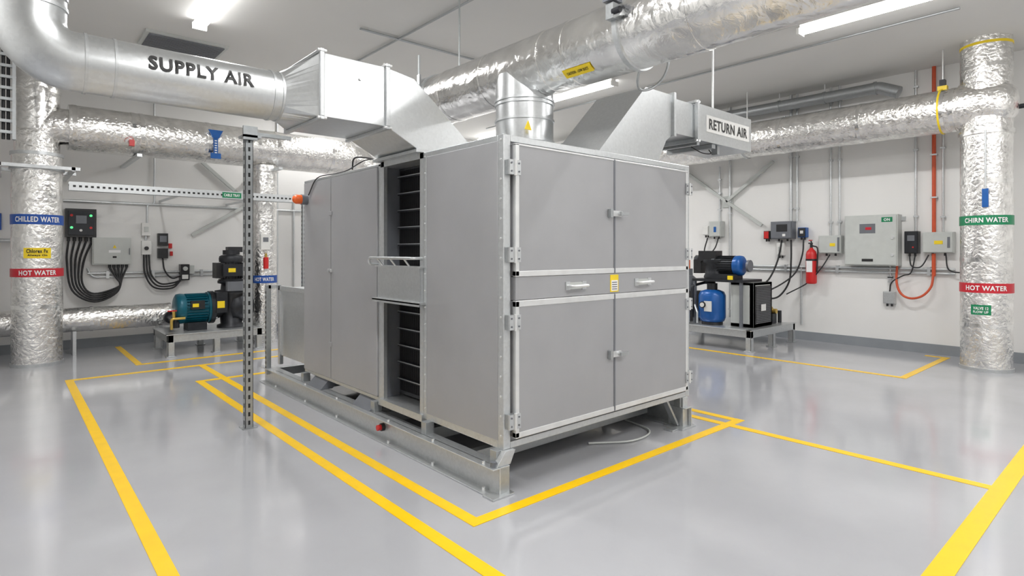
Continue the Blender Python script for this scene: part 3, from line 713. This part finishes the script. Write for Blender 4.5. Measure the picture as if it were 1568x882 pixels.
b.tube([(1.95,10.12,.48),(1.85,9.9,.48),(1.85,9.4,.48),(1.85,9.4,.36)],.05,'iron',.08,seg=16); b.cyl((1.86,9.75,.48),(1.86,9.82,.48),.09,'iron',seg=20)
b.cyl((1.82,9.35,.5),(1.82,9.35,.6),.022,'brass',seg=12); b.tube([(1.78,9.3,.35),(1.78,9.3,.5),(1.95,9.3,.5)],.02,'brass',.03,seg=10); b.box(1.74,1.92,9.34,9.37,.60,.615,'red')
b.obj('valves_and_fittings',pl)

pr=empty('compressor_skid',(8.8,4.8,0))
b=B(); frame(b,8.08,9.55,4.02,5.7,.20,.30); b.obj('support_frame',pr,.003)
b=B()
b.box(8.40,9.0,4.14,4.20,.31,.98,'ltgrey'); b.box(8.40,8.46,4.14,4.5,.31,.98,'ltgrey');b.box(8.94,9.0,4.14,4.5,.31,.98,'ltgrey');b.box(8.40,9.0,4.14,4.5,.94,.98,'ltgrey');b.box(8.40,9.0,4.14,4.5,.31,.36,'ltgrey')
b.box(8.46,8.94,4.13,4.15,.36,.93,'black'); b.box(8.39,8.41,4.2,4.46,.36,.93,'ltgrey')
for i in range(22): b.box(8.46,8.94,4.12,4.132,.37+i*.0255,.376+i*.0255,'midgrey')
b.box(8.6,8.75,4.115,4.12,.55,.65,'white')
b.obj('radiator',pr,.002)
b=B()
b.lathe((8.42,4.82,.34),(0,0,1),[(0,.12),(.02,.18),(.08,.205),(.42,.205),(.48,.18),(.51,.1)],'blue',32)
b.cyl((8.42,4.82,.30),(8.42,4.82,.35),.16,'black',seg=24); b.box(8.21,8.23,4.72,4.84,.52,.68,'white'); b.cyl((8.19,4.86,.62),(8.24,4.86,.62),.05,'black',seg=18); b.cyl((8.18,4.86,.62),(8.2,4.86,.62),.035,'white',seg=18)
b.cyl((8.42,4.82,.85),(8.42,4.82,.95),.08,'black',seg=20)
b.obj('blue_receiver_tank',pr)
b=B()
b.box(8.3,8.9,4.25,5.1,.98,1.02,'iron'); b.lathe((8.5,4.82,1.0),(0,0,1),[(0,.15),(.05,.17),(.12,.14),(.26,.15),(.28,.18),(.32,.18)],'iron')
motor(b,(8.52,4.62,1.23),(0,-1,0),.155,.34,'iron',26,'blue'); b.cyl((8.52,4.28,1.23),(8.52,4.245,1.23),.09,'midgrey',seg=20)
b.box(8.4,8.6,4.75,5.05,1.3,1.46,'black'); b.box(8.42,8.56,5.02,5.15,1.1,1.32,'black'); b.lathe((8.5,5.1,1.15),(0,0,1),[(0,.08),(.2,.08),(.24,.05)],'iron')
b.cyl((8.5,4.5,.98),(8.5,4.5,1.1),.07,'iron',seg=16); b.box(8.3,8.32,4.42,4.5,1.02,1.08,'tag')
b.box(8.34,8.62,4.42,4.78,1.02,1.10,'iron')
b.tube([(8.5,4.82,.95),(8.5,5.0,.95),(8.3,5.1,.9),(8.3,5.1,.4)],.022,'iron',.05,seg=10)
for y in(4.28,5.06): b.box(8.32,8.36,y,y+.04,.3,.98,'midgrey'); b.box(8.84,8.88,y,y+.04,.3,.98,'midgrey')
b.obj('compressor_motor',pr)
b=B()
b.box(8.5,8.75,5.2,5.5,.31,.8,'black'); b.lathe((8.62,5.35,.8),(0,0,1),[(0,.12),(.2,.12),(.25,.06)],'midgrey'); b.tube([(8.4,5.2,.45),(8.4,5.55,.45),(8.4,5.55,1.1)],.03,'iron',.06,seg=12); b.cyl((8.36,5.4,.55),(8.30,5.4,.55),.06,'white',seg=18)
b.box(8.9,9.05,5.6,5.68,1.1,1.4,'orange'); b.box(8.85,9.1,5.58,5.70,.3,1.15,'midgrey')
for y in(4.95,5.1,5.3): b.tube([(8.2,y,.33),(8.2,y,.5),(8.3,y+.1,.6)],.018,'galv',.03,seg=8)
b.tube([(9.1,4.3,.33),(9.1,4.3,.55),(9.35,4.3,.55),(9.35,4.3,.33)],.02,'brass',.04,seg=10); b.box(9.15,9.3,4.2,4.35,.31,.46,'iron'); b.cyl((9.25,4.18,.5),(9.25,4.26,.5),.04,'brass',seg=14)
b.cyl((9.4,4.2,.31),(9.4,4.2,.5),.03,'iron',seg=12)
b.obj('auxiliary_fittings',pr)

# ---------------------------------------------------------------- camera, world
w=bpy.data.worlds.new('world');scene.world=w;w.use_nodes=True
w.node_tree.nodes['Background'].inputs[0].default_value=(.9,.92,1,1);w.node_tree.nodes['Background'].inputs[1].default_value=.3
cd=bpy.data.cameras.new('camera');cd.sensor_width=36;cd.lens=20.43;cd.shift_y=-.0357;cd.clip_start=.05
co=bpy.data.objects.new('camera',cd);co.location=(0,0,1.45);co.rotation_euler=(math.radians(90),0,math.radians(-41.2))
scene.collection.objects.link(co);scene.camera=co
